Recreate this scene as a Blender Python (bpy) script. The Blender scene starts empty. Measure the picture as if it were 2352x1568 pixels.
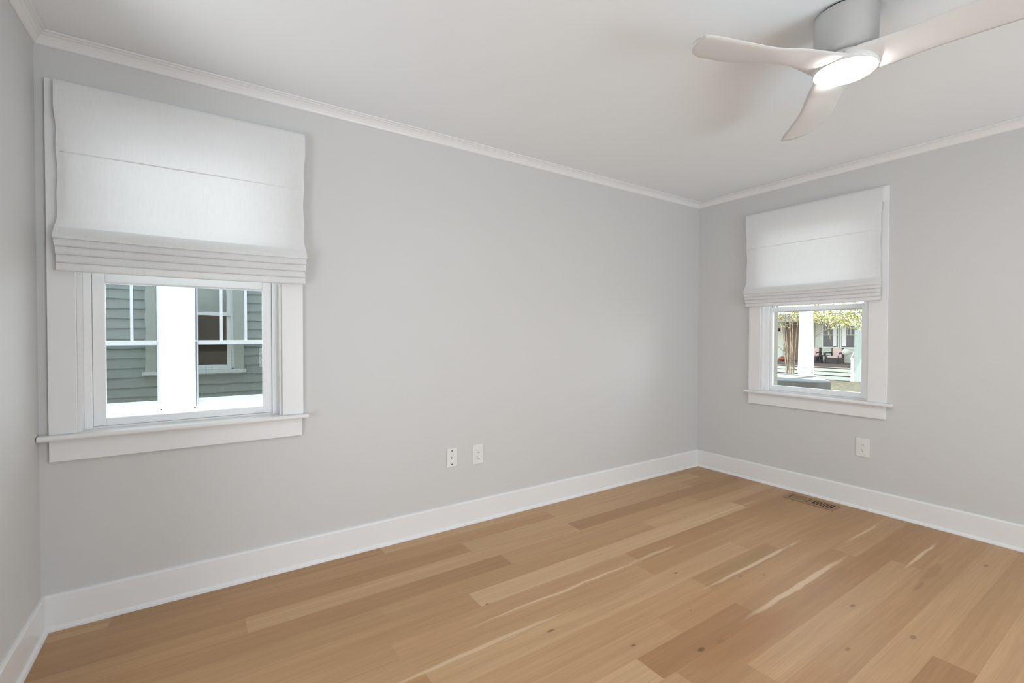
import bpy, bmesh, math, random
from mathutils import Vector, Matrix
random.seed(7)
D2R = math.pi / 180
sc = bpy.context.scene
C = sc.collection

# ------------------------------------------------------------------ camera, world, sun, large lights, exposure
L = 4.357            # length of the back wall (x), room interior is x 0..L, y YF..0
YF = -3.55           # front wall (behind the camera)
ZCR = 2.36           # underside of crown moulding
H = 2.41             # ceiling height
GZ = -0.66           # ground outside
FPX = 1067.204
yaw, pitch, roll = 33.812 * D2R, -0.853 * D2R, 0.065 * D2R
fw = Vector((math.sin(yaw) * math.cos(pitch), math.cos(yaw) * math.cos(pitch), math.sin(pitch)))
rt = Vector((math.cos(yaw), -math.sin(yaw), 0)); up = rt.cross(fw)
r2 = math.cos(roll) * rt + math.sin(roll) * up
u2 = -math.sin(roll) * rt + math.cos(roll) * up
cam = bpy.data.cameras.new('camera'); cam.sensor_width = 36; cam.lens = FPX / 2352 * 36; cam.clip_start = 0.02; cam.clip_end = 300
co = bpy.data.objects.new('camera', cam); C.objects.link(co)
m = Matrix((r2, u2, -fw)).transposed().to_4x4(); m.translation = Vector((0.545, -2.608, 1.206))
co.matrix_world = m
sc.camera = co
sc.view_settings.view_transform = 'Standard'
try: sc.view_settings.look = 'None'
except Exception: pass
sc.view_settings.exposure = 0.5; sc.view_settings.gamma = 1.0; sc.view_settings.use_curve_mapping = False

SKY = 3.2; SUN = 9.5; HALL_FILL = 78.0; SIDE_FILL = 37.0; LAMP = 70.0
w = bpy.data.worlds.new('sky'); sc.world = w; w.use_nodes = True
nt = w.node_tree; nt.nodes.clear()
ow = nt.nodes.new('ShaderNodeOutputWorld'); bg = nt.nodes.new('ShaderNodeBackground')
tc = nt.nodes.new('ShaderNodeTexCoord'); sx = nt.nodes.new('ShaderNodeSeparateXYZ'); cr = nt.nodes.new('ShaderNodeValToRGB')
cr.color_ramp.elements[0].position = 0.0; cr.color_ramp.elements[0].color = (0.95, 0.97, 1.0, 1)
cr.color_ramp.elements[1].position = 0.7; cr.color_ramp.elements[1].color = (0.62, 0.78, 1.0, 1)
nt.links.new(tc.outputs['Generated'], sx.inputs[0]); nt.links.new(sx.outputs['Z'], cr.inputs[0]); nt.links.new(cr.outputs[0], bg.inputs['Color'])
bg.inputs['Strength'].default_value = SKY
nt.links.new(bg.outputs[0], ow.inputs[0])

sun = bpy.data.lights.new('sun', 'SUN'); sun.energy = SUN; sun.angle = 0.01; sun.color = (1, 0.96, 0.9)
so = bpy.data.objects.new('sun', sun); C.objects.link(so)
so.rotation_euler = Vector((0.12, 0.38, -0.92)).to_track_quat('-Z', 'Y').to_euler()

hl = bpy.data.lights.new('hall_fill_light', 'AREA'); hl.shape = 'RECTANGLE'; hl.size = 2.6; hl.size_y = 1.5; hl.energy = HALL_FILL; hl.color = (0.84, 0.93, 1.0)  # unseen fill lamp added behind the viewer to lift walls and ceiling
ho = bpy.data.objects.new('hall_fill_light', hl); C.objects.link(ho)
ho.location = (2.5, YF - 2.0, 0.8); ho.rotation_euler = Vector((-0.55, 1, 1.05)).to_track_quat('-Z', 'Z').to_euler()

sl_ = bpy.data.lights.new('side_fill_light', 'AREA'); sl_.shape = 'RECTANGLE'; sl_.size = 1.8; sl_.size_y = 1.4; sl_.energy = SIDE_FILL; sl_.color = (0.92, 0.955, 1.0)  # second unseen fill lamp, added to brighten the left ceiling and right wall
slo = bpy.data.objects.new('side_fill_light', sl_); C.objects.link(slo)
slo.location = (-1.5, -1.95, 0.75); slo.rotation_euler = Vector((0.85, 0.6, 0.9)).to_track_quat('-Z', 'Z').to_euler()

# ------------------------------------------------------------------ materials
def mat(name, col, rough=0.5, spec=0.5, bump=None, var=None, metal=0.0):
    """plain principled paint; bump=(scale,strength); var=(scale,amount,stretch)"""
    M = bpy.data.materials.new(name); M.use_nodes = True
    n = M.node_tree.nodes; l = M.node_tree.links; b = n['Principled BSDF']
    b.inputs['Base Color'].default_value = (*col, 1); b.inputs['Roughness'].default_value = rough
    b.inputs['Specular IOR Level'].default_value = spec; b.inputs['Metallic'].default_value = metal
    t = n.new('ShaderNodeTexCoord')
    if var:
        mp = n.new('ShaderNodeMapping'); mp.inputs['Scale'].default_value = var[2] if len(var) > 2 else (1, 1, 1)
        nz = n.new('ShaderNodeTexNoise'); nz.inputs['Scale'].default_value = var[0]; nz.inputs['Detail'].default_value = 4
        mx = n.new('ShaderNodeMix'); mx.data_type = 'RGBA'
        a = var[1]
        mx.inputs['A'].default_value = (*[max(0, c * (1 - a)) for c in col], 1); mx.inputs['B'].default_value = (*[min(1, c * (1 + a)) for c in col], 1)
        l.new(t.outputs['Object'], mp.inputs[0]); l.new(mp.outputs[0], nz.inputs['Vector']); l.new(nz.outputs[0], mx.inputs['Factor']); l.new(mx.outputs['Result'], b.inputs['Base Color'])
    if bump:
        nz = n.new('ShaderNodeTexNoise'); nz.inputs['Scale'].default_value = bump[0]; nz.inputs['Detail'].default_value = 3
        bp = n.new('ShaderNodeBump'); bp.inputs['Strength'].default_value = bump[1]; bp.inputs['Distance'].default_value = 0.002
        l.new(t.outputs['Object'], nz.inputs['Vector']); l.new(nz.outputs[0], bp.inputs['Height']); l.new(bp.outputs[0], b.inputs['Normal'])
    return M

M_WALL = mat('wall_paint', (0.652, 0.648, 0.637), 0.45, 0.35, (160, 0.12), (1.5, 0.012))
M_CEIL = mat('ceiling_paint', (0.90, 0.93, 0.95), 0.7, 0.2, (120, 0.1), (1.2, 0.01))
M_TRIM = mat('trim_paint', (0.83, 0.828, 0.822), 0.32, 0.4, (60, 0.05), (4, 0.012))
M_VINYL = mat('window_vinyl', (0.90, 0.905, 0.91), 0.35, 0.4, None, (3, 0.01))
M_PLATE = mat('outlet_plastic', (0.80, 0.79, 0.77), 0.3, 0.45, None, (20, 0.01))
M_SLOT = mat('slot_dark', (0.05, 0.045, 0.04), 0.6, 0.3, None, (40, 0.1))
M_SCREW = mat('screw_metal', (0.10, 0.095, 0.09), 0.5, 0.4, None, (40, 0.1), 0.3)
M_FAN = mat('fan_white', (0.76, 0.76, 0.75), 0.4, 0.4, None, (5, 0.012))
M_FANM = mat('fan_motor', (0.54, 0.535, 0.52), 0.35, 0.4, None, (5, 0.012))
M_DARK = mat('dark_gap', (0.03, 0.03, 0.03), 0.7, 0.2, None, (30, 0.1))
M_NWHITE = mat('old_white_paint', (0.83, 0.84, 0.85), 0.55, 0.3, (30, 0.5), (9, 0.03))
M_SIDING = mat('grey_siding', (0.37, 0.40, 0.39), 0.6, 0.3, (40, 0.3), (4, 0.10, (1, 1, 6)))
M_OTRIM = mat('exterior_trim', (0.50, 0.52, 0.48), 0.55, 0.3, (40, 0.2), (6, 0.05))
M_TAN = mat('tan_trim', (0.336, 0.306, 0.240), 0.6, 0.3, None, (8, 0.05))
M_MINT = mat('mint_siding', (0.62, 0.63, 0.55), 0.6, 0.2, None, (3, 0.05))
M_MINTP = mat('mint_post', (0.36, 0.39, 0.34), 0.6, 0.2, None, (3, 0.05))
M_SKIRT = mat('porch_board_paint', (0.53, 0.51, 0.42), 0.6, 0.2, None, (4, 0.08))
M_DECK = mat('deck_brown', (0.120, 0.088, 0.072), 0.7, 0.2, None, (6, 0.2))
M_DOOR = mat('door_brown', (0.180, 0.112, 0.075), 0.5, 0.3, None, (6, 0.2, (4, 4, 0.5)))
M_GLASSD = mat('far_glass', (0.040, 0.044, 0.040), 0.12, 0.5, None, (3, 0.3))
M_FTRIM = mat('facade_trim', (0.70, 0.71, 0.65), 0.6, 0.3, None, (5, 0.03))
M_SASH_SHADE = mat('shaded_sash_paint', (0.29, 0.31, 0.33), 0.55, 0.3, (30, 0.4), (9, 0.04))  # shade of the recessed rails put into the paint colour
M_CURT = mat('white_curtain', (0.85, 0.83, 0.80), 0.8, 0.1, None, (8, 0.05))
M_PINK = mat('pink_cushion', (0.60, 0.44, 0.385), 0.9, 0.1, (60, 0.3), (8, 0.08))
M_WICK = mat('dark_wicker', (0.06, 0.05, 0.045), 0.7, 0.2, (80, 0.5), (30, 0.3))
M_PUMP = mat('pumpkin_skin', (0.320, 0.096, 0.048), 0.5, 0.3, None, (8, 0.2))
M_STEMG = mat('pumpkin_stem', (0.15, 0.12, 0.05), 0.7, 0.2, None, (20, 0.2))
M_BARK = mat('smooth_bark', (0.252, 0.198, 0.132), 0.8, 0.2, None, (14, 0.3, (1, 1, 0.25)))
M_STONE = mat('grey_stone', (0.20, 0.195, 0.175), 0.8, 0.2, (14, 0.8), (5, 0.22))
M_BRICK = mat('pier_masonry', (0.180, 0.174, 0.156), 0.85, 0.2, (20, 0.8), (9, 0.2))
M_LANT = mat('paper_lantern', (0.462, 0.448, 0.392), 0.8, 0.1, None, (9, 0.12))
M_GROUND = mat('leaf_litter_ground', (0.085, 0.077, 0.052), 0.95, 0.1, (30, 1.0), (6, 0.95))
M_ROOF = mat('roof_grey', (0.17, 0.18, 0.175), 0.8, 0.2, None, (8, 0.2))

def leaf_mat():
    M = bpy.data.materials.new('sunlit_leaf'); M.use_nodes = True; n = M.node_tree.nodes; l = M.node_tree.links
    n.clear(); o = n.new('ShaderNodeOutputMaterial'); d = n.new('ShaderNodeBsdfDiffuse'); t = n.new('ShaderNodeBsdfTranslucent'); mx = n.new('ShaderNodeMixShader')
    g = n.new('ShaderNodeNewGeometry'); r = n.new('ShaderNodeValToRGB')
    e = r.color_ramp.elements
    e[0].color = (0.10, 0.095, 0.025, 1); e[1].color = (0.92, 0.88, 0.66, 1); e.new(0.5).color = (0.36, 0.33, 0.11, 1)
    l.new(g.outputs['Random Per Island'], r.inputs[0]); l.new(r.outputs[0], d.inputs[0]); l.new(r.outputs[0], t.inputs[0])
    mx.inputs[0].default_value = 0.45; l.new(d.outputs[0], mx.inputs[1]); l.new(t.outputs[0], mx.inputs[2]); l.new(mx.outputs[0], o.inputs[0])
    return M
M_LEAF = leaf_mat()

def glass_mat():
    M = bpy.data.materials.new('clear_glass'); M.use_nodes = True; n = M.node_tree.nodes; l = M.node_tree.links
    n.clear(); o = n.new('ShaderNodeOutputMaterial'); t = n.new('ShaderNodeBsdfTransparent'); g = n.new('ShaderNodeBsdfGlossy'); mx = n.new('ShaderNodeMixShader'); f = n.new('ShaderNodeFresnel')
    t.inputs[0].default_value = (0.95, 0.97, 0.96, 1); g.inputs['Roughness'].default_value = 0.01; f.inputs[0].default_value = 1.25
    l.new(f.outputs[0], mx.inputs[0]); l.new(t.outputs[0], mx.inputs[1]); l.new(g.outputs[0], mx.inputs[2]); l.new(mx.outputs[0], o.inputs[0])
    return M
M_GLASS = glass_mat()

def pane_mat(name, refl, tint, screen=False):
    """old neighbouring pane: dark room behind it, strong reflection of the wall opposite, slightly wavy"""
    M = bpy.data.materials.new(name); M.use_nodes = True; n = M.node_tree.nodes; l = M.node_tree.links
    n.clear(); o = n.new('ShaderNodeOutputMaterial'); d = n.new('ShaderNodeBsdfDiffuse'); g = n.new('ShaderNodeBsdfGlossy'); mx = n.new('ShaderNodeMixShader')
    d.inputs[0].default_value = (0.022, 0.025, 0.022, 1); g.inputs['Roughness'].default_value = 0.015; g.inputs[0].default_value = (*tint, 1); mx.inputs[0].default_value = refl
    t = n.new('ShaderNodeTexCoord'); nz = n.new('ShaderNodeTexNoise'); nz.inputs['Scale'].default_value = 3.0
    bp = n.new('ShaderNodeBump'); bp.inputs['Strength'].default_value = 0.06; bp.inputs['Distance'].default_value = 0.012
    l.new(t.outputs['Object'], nz.inputs['Vector']); l.new(nz.outputs[0], bp.inputs['Height']); l.new(bp.outputs[0], g.inputs['Normal'])
    l.new(d.outputs[0], mx.inputs[1]); l.new(g.outputs[0], mx.inputs[2])
    if screen:
        wv = n.new('ShaderNodeTexBrick'); wv.inputs['Scale'].default_value = 60; wv.offset = 0
        wv.inputs['Color1'].default_value = (1, 1, 1, 1); wv.inputs['Color2'].default_value = (1, 1, 1, 1); wv.inputs['Mortar'].default_value = (0.75, 0.75, 0.75, 1)
        wv.inputs['Brick Width'].default_value = 0.5; wv.inputs['Row Height'].default_value = 0.5; wv.inputs['Mortar Size'].default_value = 0.08
        mp = n.new('ShaderNodeMapping'); mp.inputs['Rotation'].default_value = (math.pi / 2, 0, 0)
        m2 = n.new('ShaderNodeMix'); m2.data_type = 'RGBA'; m2.blend_type = 'MULTIPLY'; m2.inputs['Factor'].default_value = 1; m2.inputs['B'].default_value = (*tint, 1)
        l.new(t.outputs['Object'], mp.inputs[0]); l.new(mp.outputs[0], wv.inputs['Vector']); l.new(wv.outputs[0], m2.inputs['A']); l.new(m2.outputs['Result'], g.inputs[0])
    l.new(mx.outputs[0], o.inputs[0])
    return M
M_PANE = pane_mat('old_pane', 0.30, (0.95, 1.0, 0.98))
M_PANES = pane_mat('screened_pane', 0.27, (0.95, 1.0, 0.95), True)

def fabric_mat():
    M = bpy.data.materials.new('white_linen'); M.use_nodes = True; n = M.node_tree.nodes; l = M.node_tree.links
    n.clear(); o = n.new('ShaderNodeOutputMaterial'); d = n.new('ShaderNodeBsdfDiffuse'); t = n.new('ShaderNodeBsdfTranslucent'); mx = n.new('ShaderNodeMixShader')
    c = n.new('ShaderNodeTexCoord'); mp = n.new('ShaderNodeMapping'); mp.inputs['Scale'].default_value = (220, 220, 22)
    nz = n.new('ShaderNodeTexNoise'); nz.inputs['Scale'].default_value = 1.0; nz.inputs['Detail'].default_value = 3
    r = n.new('ShaderNodeValToRGB'); r.color_ramp.elements[0].color = (0.87, 0.87, 0.87, 1); r.color_ramp.elements[1].color = (0.95, 0.95, 0.945, 1)
    l.new(c.outputs['Object'], mp.inputs[0]); l.new(mp.outputs[0], nz.inputs['Vector']); l.new(nz.outputs[0], r.inputs[0])
    l.new(r.outputs[0], d.inputs[0]); l.new(r.outputs[0], t.inputs[0]); mx.inputs[0].default_value = 0.25
    l.new(d.outputs[0], mx.inputs[1]); l.new(t.outputs[0], mx.inputs[2]); l.new(mx.outputs[0], o.inputs[0])
    return M
M_LINEN = fabric_mat()

def emit_mat(name, col, s):
    M = bpy.data.materials.new(name); M.use_nodes = True; n = M.node_tree.nodes; l = M.node_tree.links
    n.clear(); o = n.new('ShaderNodeOutputMaterial'); e = n.new('ShaderNodeEmission'); e.inputs[0].default_value = (*col, 1); e.inputs[1].default_value = s
    l.new(e.outputs[0], o.inputs[0]); return M
M_LAMP = emit_mat('lamp_diffuser', (1.0, 0.965, 0.92), LAMP)

# ------------------------------------------------------------------ mesh builder
class MB:
    def __init__(s): s.v = []; s.f = []; s.sm = []
    def add(s, vs, fs, smooth=False):
        o = len(s.v); s.v += [tuple(v) for v in vs]
        for f in fs: s.f.append([i + o for i in f]); s.sm.append(smooth)
        return s
    def box(s, x0, x1, y0, y1, z0, z1):
        x0, x1 = sorted((x0, x1)); y0, y1 = sorted((y0, y1)); z0, z1 = sorted((z0, z1))
        vs = [(x0, y0, z0), (x1, y0, z0), (x1, y1, z0), (x0, y1, z0), (x0, y0, z1), (x1, y0, z1), (x1, y1, z1), (x0, y1, z1)]
        return s.add(vs, [(0, 3, 2, 1), (4, 5, 6, 7), (0, 1, 5, 4), (1, 2, 6, 5), (2, 3, 7, 6), (3, 0, 4, 7)])
    def lathe(s, prof, cx, cy, n=32, smooth=True, cap=True):
        vs = []; fs = []
        for r, z in prof:
            for k in range(n):
                a = 2 * math.pi * k / n; vs.append((cx + r * math.cos(a), cy + r * math.sin(a), z))
        for i in range(len(prof) - 1):
            for k in range(n):
                k2 = (k + 1) % n; fs.append((i * n + k, i * n + k2, (i + 1) * n + k2, (i + 1) * n + k))
        s.add(vs, fs, smooth)
        if cap:
            o = len(s.v) - len(vs)
            s.f.append([o + k for k in range(n)][::-1]); s.sm.append(False)
            s.f.append([o + (len(prof) - 1) * n + k for k in range(n)]); s.sm.append(False)
        return s
    def tube(s, pts, rad, n=8):
        pts = [Vector(p) for p in pts]; R = rad if isinstance(rad, (list, tuple)) else [rad] * len(pts)
        vs = []; fs = []
        for i, p in enumerate(pts):
            d = (pts[min(i + 1, len(pts) - 1)] - pts[max(i - 1, 0)]).normalized()
            a = Vector((0, 0, 1)) if abs(d.z) < 0.9 else Vector((1, 0, 0))
            u = d.cross(a).normalized(); v = d.cross(u)
            for k in range(n):
                t = 2 * math.pi * k / n; vs.append(p + R[i] * (math.cos(t) * u + math.sin(t) * v))
        for i in range(len(pts) - 1):
            for k in range(n):
                k2 = (k + 1) % n; fs.append((i * n + k, i * n + k2, (i + 1) * n + k2, (i + 1) * n + k))
        fs.append(tuple(range(n))); fs.append(tuple((len(pts) - 1) * n + k for k in range(n)))
        return s.add(vs, fs, True)
    def strip(s, rows, smooth=True, closed=False):
        """grid of equal-length rows of points"""
        n = len(rows[0]); vs = [p for r in rows for p in r]; fs = []
        for i in range(len(rows) - 1):
            for k in range(n if closed else n - 1):
                k2 = (k + 1) % n; fs.append((i * n + k, i * n + k2, (i + 1) * n + k2, (i + 1) * n + k))
        return s.add(vs, fs, smooth)
    def poly(s, pts2, z0, z1):
        n = len(pts2); vs = [(x, y, z0) for x, y in pts2] + [(x, y, z1) for x, y in pts2]
        fs = [tuple(range(n))[::-1], tuple(range(n, 2 * n))] + [(i, (i + 1) % n, n + (i + 1) % n, n + i) for i in range(n)]
        return s.add(vs, fs)
    def build(s, name, material, parent=None, bevel=0, seg=2, loc=None, kind=None):
        me = bpy.data.meshes.new(name); me.from_pydata(s.v, [], s.f); me.validate()
        for p, q in zip(me.polygons, s.sm): p.use_smooth = q
        b = bmesh.new(); b.from_mesh(me); bmesh.ops.recalc_face_normals(b, faces=b.faces); b.to_mesh(me); b.free()
        me.materials.append(material)
        o = bpy.data.objects.new(name, me); C.objects.link(o)
        if bevel:
            md = o.modifiers.new('bevel', 'BEVEL'); md.width = bevel; md.segments = seg; md.limit_method = 'ANGLE'; md.angle_limit = 0.6
        if parent: o.parent = parent
        if loc: o.location = loc
        if kind: o['kind'] = kind
        return o

def tag(o, label, cat, group=None, kind=None):
    o['label'] = label; o['category'] = cat
    if group: o['group'] = group
    if kind: o['kind'] = kind
    return o
def empty(name, loc=(0, 0, 0), rz=0.0):
    o = bpy.data.objects.new(name, None); o.empty_display_size = 0.1; C.objects.link(o); o.location = loc; o.rotation_euler = (0, 0, rz); return o
def copy_tree(o, parent=None):
    c = o.copy(); C.objects.link(c)
    if parent: c.parent = parent
    for ch in [x for x in o.children]: copy_tree(ch, c)
    return c

# ------------------------------------------------------------------ window measures (local x along wall seen from inside, y outward)
W1 = dict(o0=0.032, o1=0.983, i0=0.118, i1=0.886, s0=0.003, s1=1.004, zs=0.797, za=0.686, zt=2.13, gz=0.837, gx0=0.199, gx1=0.806, zm=1.434)
W2 = dict(o0=0.490, o1=1.428, i0=0.582, i1=1.322, s0=0.463, s1=1.458, zs=0.750, za=0.640, zt=2.10, gz=0.797, gx0=0.640, gx1=1.256, zm=1.394)
WT = 0.16   # wall thickness

# ------------------------------------------------------------------ room shell
def wall_with_hole(name, a0, a1, wn, ztop, fn):
    b = MB(); z0 = 0.0
    for (p, q, r, t) in ((a0, wn['i0'] - .004, z0, ztop), (wn['i1'] + .004, a1, z0, ztop), (wn['i0'] - .004, wn['i1'] + .004, z0, wn['zs'] - .02), (wn['i0'] - .004, wn['i1'] + .004, wn['zt'] + .004, ztop)):
        fn(b, p, q, r, t)
    return b.build(name, M_WALL)
wb = wall_with_hole('wall_back', -0.16, L + 0.16, W1, H, lambda b, p, q, r, t: b.box(p, q, 0, 0.13, r, t))
tag(wb, 'pale grey painted back wall holding the large left window', 'wall', kind='structure')
wr = wall_with_hole('wall_right', 0.0, -YF, W2, H, lambda b, p, q, r, t: b.box(L, L + 0.13, -p, -q, r, t))
tag(wr, 'pale grey painted right wall holding the smaller window above the floor vent', 'wall', kind='structure')
wl = MB().box(-0.16, 0, -0.75, 0, 0, H).box(-0.16, 0, YF - 0.13, -3.25, 0, H).box(-0.16, 0, -3.25, -0.75, 2.25, H).build('wall_left', M_WALL)  # unseen opening added in this wall to admit the side fill light
tag(wl, 'narrow slice of pale grey wall at the far left edge', 'wall', kind='structure')
wf = MB().box(0, 1.12, YF - 0.13, YF, 0, H).box(4.0, L + 0.13, YF - 0.13, YF, 0, H).box(1.12, 4.0, YF - 0.13, YF, 2.25, H).build('wall_front', M_WALL)  # unseen opening added here for the hall fill light
tag(wf, 'wall behind the viewer with a wide opening added for the fill light', 'wall', kind='structure')
d1 = MB().box(0.22, 1.05, YF, YF + 0.03, 0.03, 2.05).build('door_1', M_DOOR, None, 0.004); tag(d1, 'dark door added behind the viewer to darken the pane reflection', 'door', kind='structure')  # unseen door added to darken the room reflected in the neighbour's pane
# unseen adjoining rooms, added to enclose the two fill lights
hb = MB().box(-0.3, L + 0.3, YF - 3.0, YF - 2.9, 0, H).box(-0.3, -0.2, YF - 2.9, YF - 0.23, 0, H).box(-2.4, -2.3, YF - 0.13, -0.5, 0, H).box(-2.4, -0.16, -0.6, -0.5, 0, H).box(-2.4, -0.16, YF - 0.23, YF - 0.13, 0, H).box(L + 0.2, L + 0.3, YF - 2.9, YF - 0.13, 0, H).build('wall_added_hall', M_WALL)
tag(hb, 'plain walls of an unseen hall added around the fill lights', 'wall', kind='structure')
ce = MB().box(-0.3, L + 0.3, YF - 3.0, 0.14, H, H + 0.12).box(-2.5, -0.3, YF - 0.3, -0.45, H, H + 0.12).build('ceiling', M_CEIL)
tag(ce, 'smooth white flat ceiling', 'ceiling', kind='structure')

# ---- floor: one mesh, one quad per oak board, tone per board
def build_floor():
    bw = 0.1215; y = -1.445 + 13 * bw
    fixed = {  # row index -> list of (x joint) and special tones, row k spans y0-(k)*bw downwards
    }
    me = bpy.data.meshes.new('floor'); vs = []; fs = []; tones = []; uvs = []; hues = []
    rng = random.Random(21)
    k = 0
    while y > YF - 3.0:
        y1 = y - bw; mid = (y + y1) / 2
        r = round((-1.445 - y) / bw)      # 0 -> board row just in front of y=-1.445
        joints = [-0.4]
        x = -0.4 + rng.uniform(0.2, 2.0)
        while x < L + 0.2:
            joints.append(x); x += rng.uniform(1.1, 2.5)
        joints.append(L + 0.3)
        force = {0: [1.885, 2.535, 3.5], 1: [1.95, 3.3], -2: [2.555, 3.25], -5: [1.15, 3.385], -10: [3.79], 2: [2.2, 3.615], 5: [2.57, 2.825], -4: [1.5, 2.43], -7: [2.9], -3: [1.2, 3.1], -8: [1.9, 3.55]}.get(r)
        if force:
            joints = [j for j in joints if all(abs(j - g) > 0.55 for g in force)] + force; joints.sort()
        for a, b in zip(joints[:-1], joints[1:]):
            t = min(1, max(0, rng.gauss(0.52, 0.14))); h = rng.random()
            c = (a + b) / 2
            if r == 0 and 1.885 <= c <= 2.535: t, h = 0.16, 1.0
            if r == 1 and 1.95 <= c <= 3.3: t, h = 0.34, 0.85
            if r == 0 and c < 1.885 and c > 1: t = 0.78
            if r == -2 and 2.555 <= c <= 3.25: t, h = 0.36, 0.0
            if r == 5 and 2.57 <= c <= 2.825: t, h = 0.22, 0.7
            if r == -1 and 1.2 < c < 3: t = 0.66
            if r == 0 and 2.535 <= c <= 3.5: t, h = 0.42, 0.8
            o = len(vs); vs += [(a, y1, 0), (b, y1, 0), (b, y, 0), (a, y, 0)]; fs.append((o, o + 1, o + 2, o + 3))
            tones.append((t, h, rng.random(), 1)); ln = b - a
            uvs += [(0, 0), (ln, 0), (ln, bw), (0, bw)]
        y = y1
    me.from_pydata(vs, [], fs)
    me.uv_layers.new(name='boarduv'); me.color_attributes.new('board', 'FLOAT_COLOR', 'CORNER'); me.attributes.new('boardlen', 'FLOAT', 'CORNER')
    ca, uv, dim = me.attributes['board'], me.uv_layers['boarduv'], me.attributes['boardlen']
    i = 0
    for p, t in zip(me.polygons, tones):
        ln = max(uvs[j][0] for j in p.loop_indices)
        for li in p.loop_indices: ca.data[li].color = t; uv.data[li].uv = uvs[li]; dim.data[li].value = ln
    M = bpy.data.materials.new('oak_boards'); M.use_nodes = True; n = M.node_tree.nodes; l = M.node_tree.links; B = n['Principled BSDF']
    def nd(t, **kw):
        x = n.new(t)
        for a, b in kw.items(): setattr(x, a, b)
        return x
    def mth(op, a, b=None, c=None, clamp=False):
        x = nd('ShaderNodeMath', operation=op); x.use_clamp = clamp
        for i, q in enumerate((a, b, c)):
            if q is None: continue
            if isinstance(q, (int, float)): x.inputs[i].default_value = q
            else: l.new(q, x.inputs[i])
        return x.outputs[0]
    def mix(f, a, b, mode='MIX'):
        x = nd('ShaderNodeMix', data_type='RGBA', blend_type=mode)
        for s_, q in (('Factor', f), ('A', a), ('B', b)):
            if isinstance(q, (int, float)): x.inputs[s_].default_value = q
            elif isinstance(q, tuple): x.inputs[s_].default_value = (*q, 1)
            else: l.new(q, x.inputs[s_])
        return x.outputs['Result']
    at = nd('ShaderNodeAttribute', attribute_name='board'); sp = nd('ShaderNodeSeparateColor'); l.new(at.outputs['Color'], sp.inputs[0])
    tone, hue, rnd = sp.outputs[0], sp.outputs[1], sp.outputs[2]
    ge = nd('ShaderNodeNewGeometry'); xyz = nd('ShaderNodeSeparateXYZ'); l.new(ge.outputs['Position'], xyz.inputs[0])
    X, Y = xyz.outputs[0], xyz.outputs[1]
    off = mth('MULTIPLY', rnd, 37.0)
    def grain(sx_, sy_, det, dist=0.0):
        cb = nd('ShaderNodeCombineXYZ'); l.new(mth('ADD', mth('MULTIPLY', X, sx_), off), cb.inputs[0]); l.new(mth('ADD', mth('MULTIPLY', Y, sy_), off), cb.inputs[1]); l.new(off, cb.inputs[2])
        z = nd('ShaderNodeTexNoise'); z.inputs['Scale'].default_value = 1; z.inputs['Detail'].default_value = det; z.inputs['Distortion'].default_value = dist; l.new(cb.outputs[0], z.inputs['Vector']); return z.outputs[0]
    g1 = grain(0.8, 30, 4, 0.5); g2 = grain(5, 210, 3); g3 = grain(0.8, 4, 2, 0.5)
    rp = nd('ShaderNodeValToRGB'); e = rp.color_ramp.elements
    e[0].position = 0.0; e[0].color = (0.335, 0.178, 0.078, 1); e[1].position = 1.0; e[1].color = (0.71, 0.48, 0.285, 1); e.new(0.5).color = (0.525, 0.318, 0.16, 1)
    l.new(mth('ADD', tone, mth('MULTIPLY', mth('SUBTRACT', g3, 0.5), 0.34)), rp.inputs[0])
    col = mix(mth('MULTIPLY', mth('POWER', hue, 2.0), 0.4), rp.outputs[0], (0.45, 0.235, 0.105))
    lo = mix(1.0, col, (0.86, 0.84, 0.82), 'MULTIPLY')
    ra = nd('ShaderNodeMapRange'); ra.inputs[1].default_value = 0.38; ra.inputs[2].default_value = 0.68; ra.inputs[3].default_value = 0.85; ra.inputs[4].default_value = 0.0; l.new(g1, ra.inputs[0])
    col = mix(ra.outputs[0], col, lo)
    rb = nd('ShaderNodeMapRange'); rb.inputs[1].default_value = 0.4; rb.inputs[2].default_value = 0.7; rb.inputs[3].default_value = 0.0; rb.inputs[4].default_value = 0.45; l.new(g2, rb.inputs[0])
    col = mix(rb.outputs[0], col, mix(1.0, col, (0.80, 0.77, 0.74), 'MULTIPLY'))
    wob = mth('MULTIPLY', mth('SUBTRACT', grain(5, 5, 2), 0.5), 0.03)
    def spot(col, cx, cy, rx, ry, c, k, soft=0.75):
        rx, ry = (rx * 0.62, ry * 0.7) if c is KN and rx < 0.04 else (rx, ry)
        dx = mth('DIVIDE', mth('SUBTRACT', X, cx), rx); dy = mth('DIVIDE', mth('SUBTRACT', mth('ADD', Y, wob), cy), ry)
        d = mth('ADD', mth('MULTIPLY', dx, dx), mth('MULTIPLY', dy, dy))
        rr = nd('ShaderNodeMapRange'); rr.interpolation_type = 'SMOOTHSTEP'; rr.inputs[1].default_value = 1 - soft; rr.inputs[2].default_value = 1.0 + soft; rr.inputs[3].default_value = k; rr.inputs[4].default_value = 0; l.new(d, rr.inputs[0])
        return mix(rr.outputs[0], col, c)
    KN = (0.14, 0.068, 0.03); PALE = (0.80, 0.61, 0.42)
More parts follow.
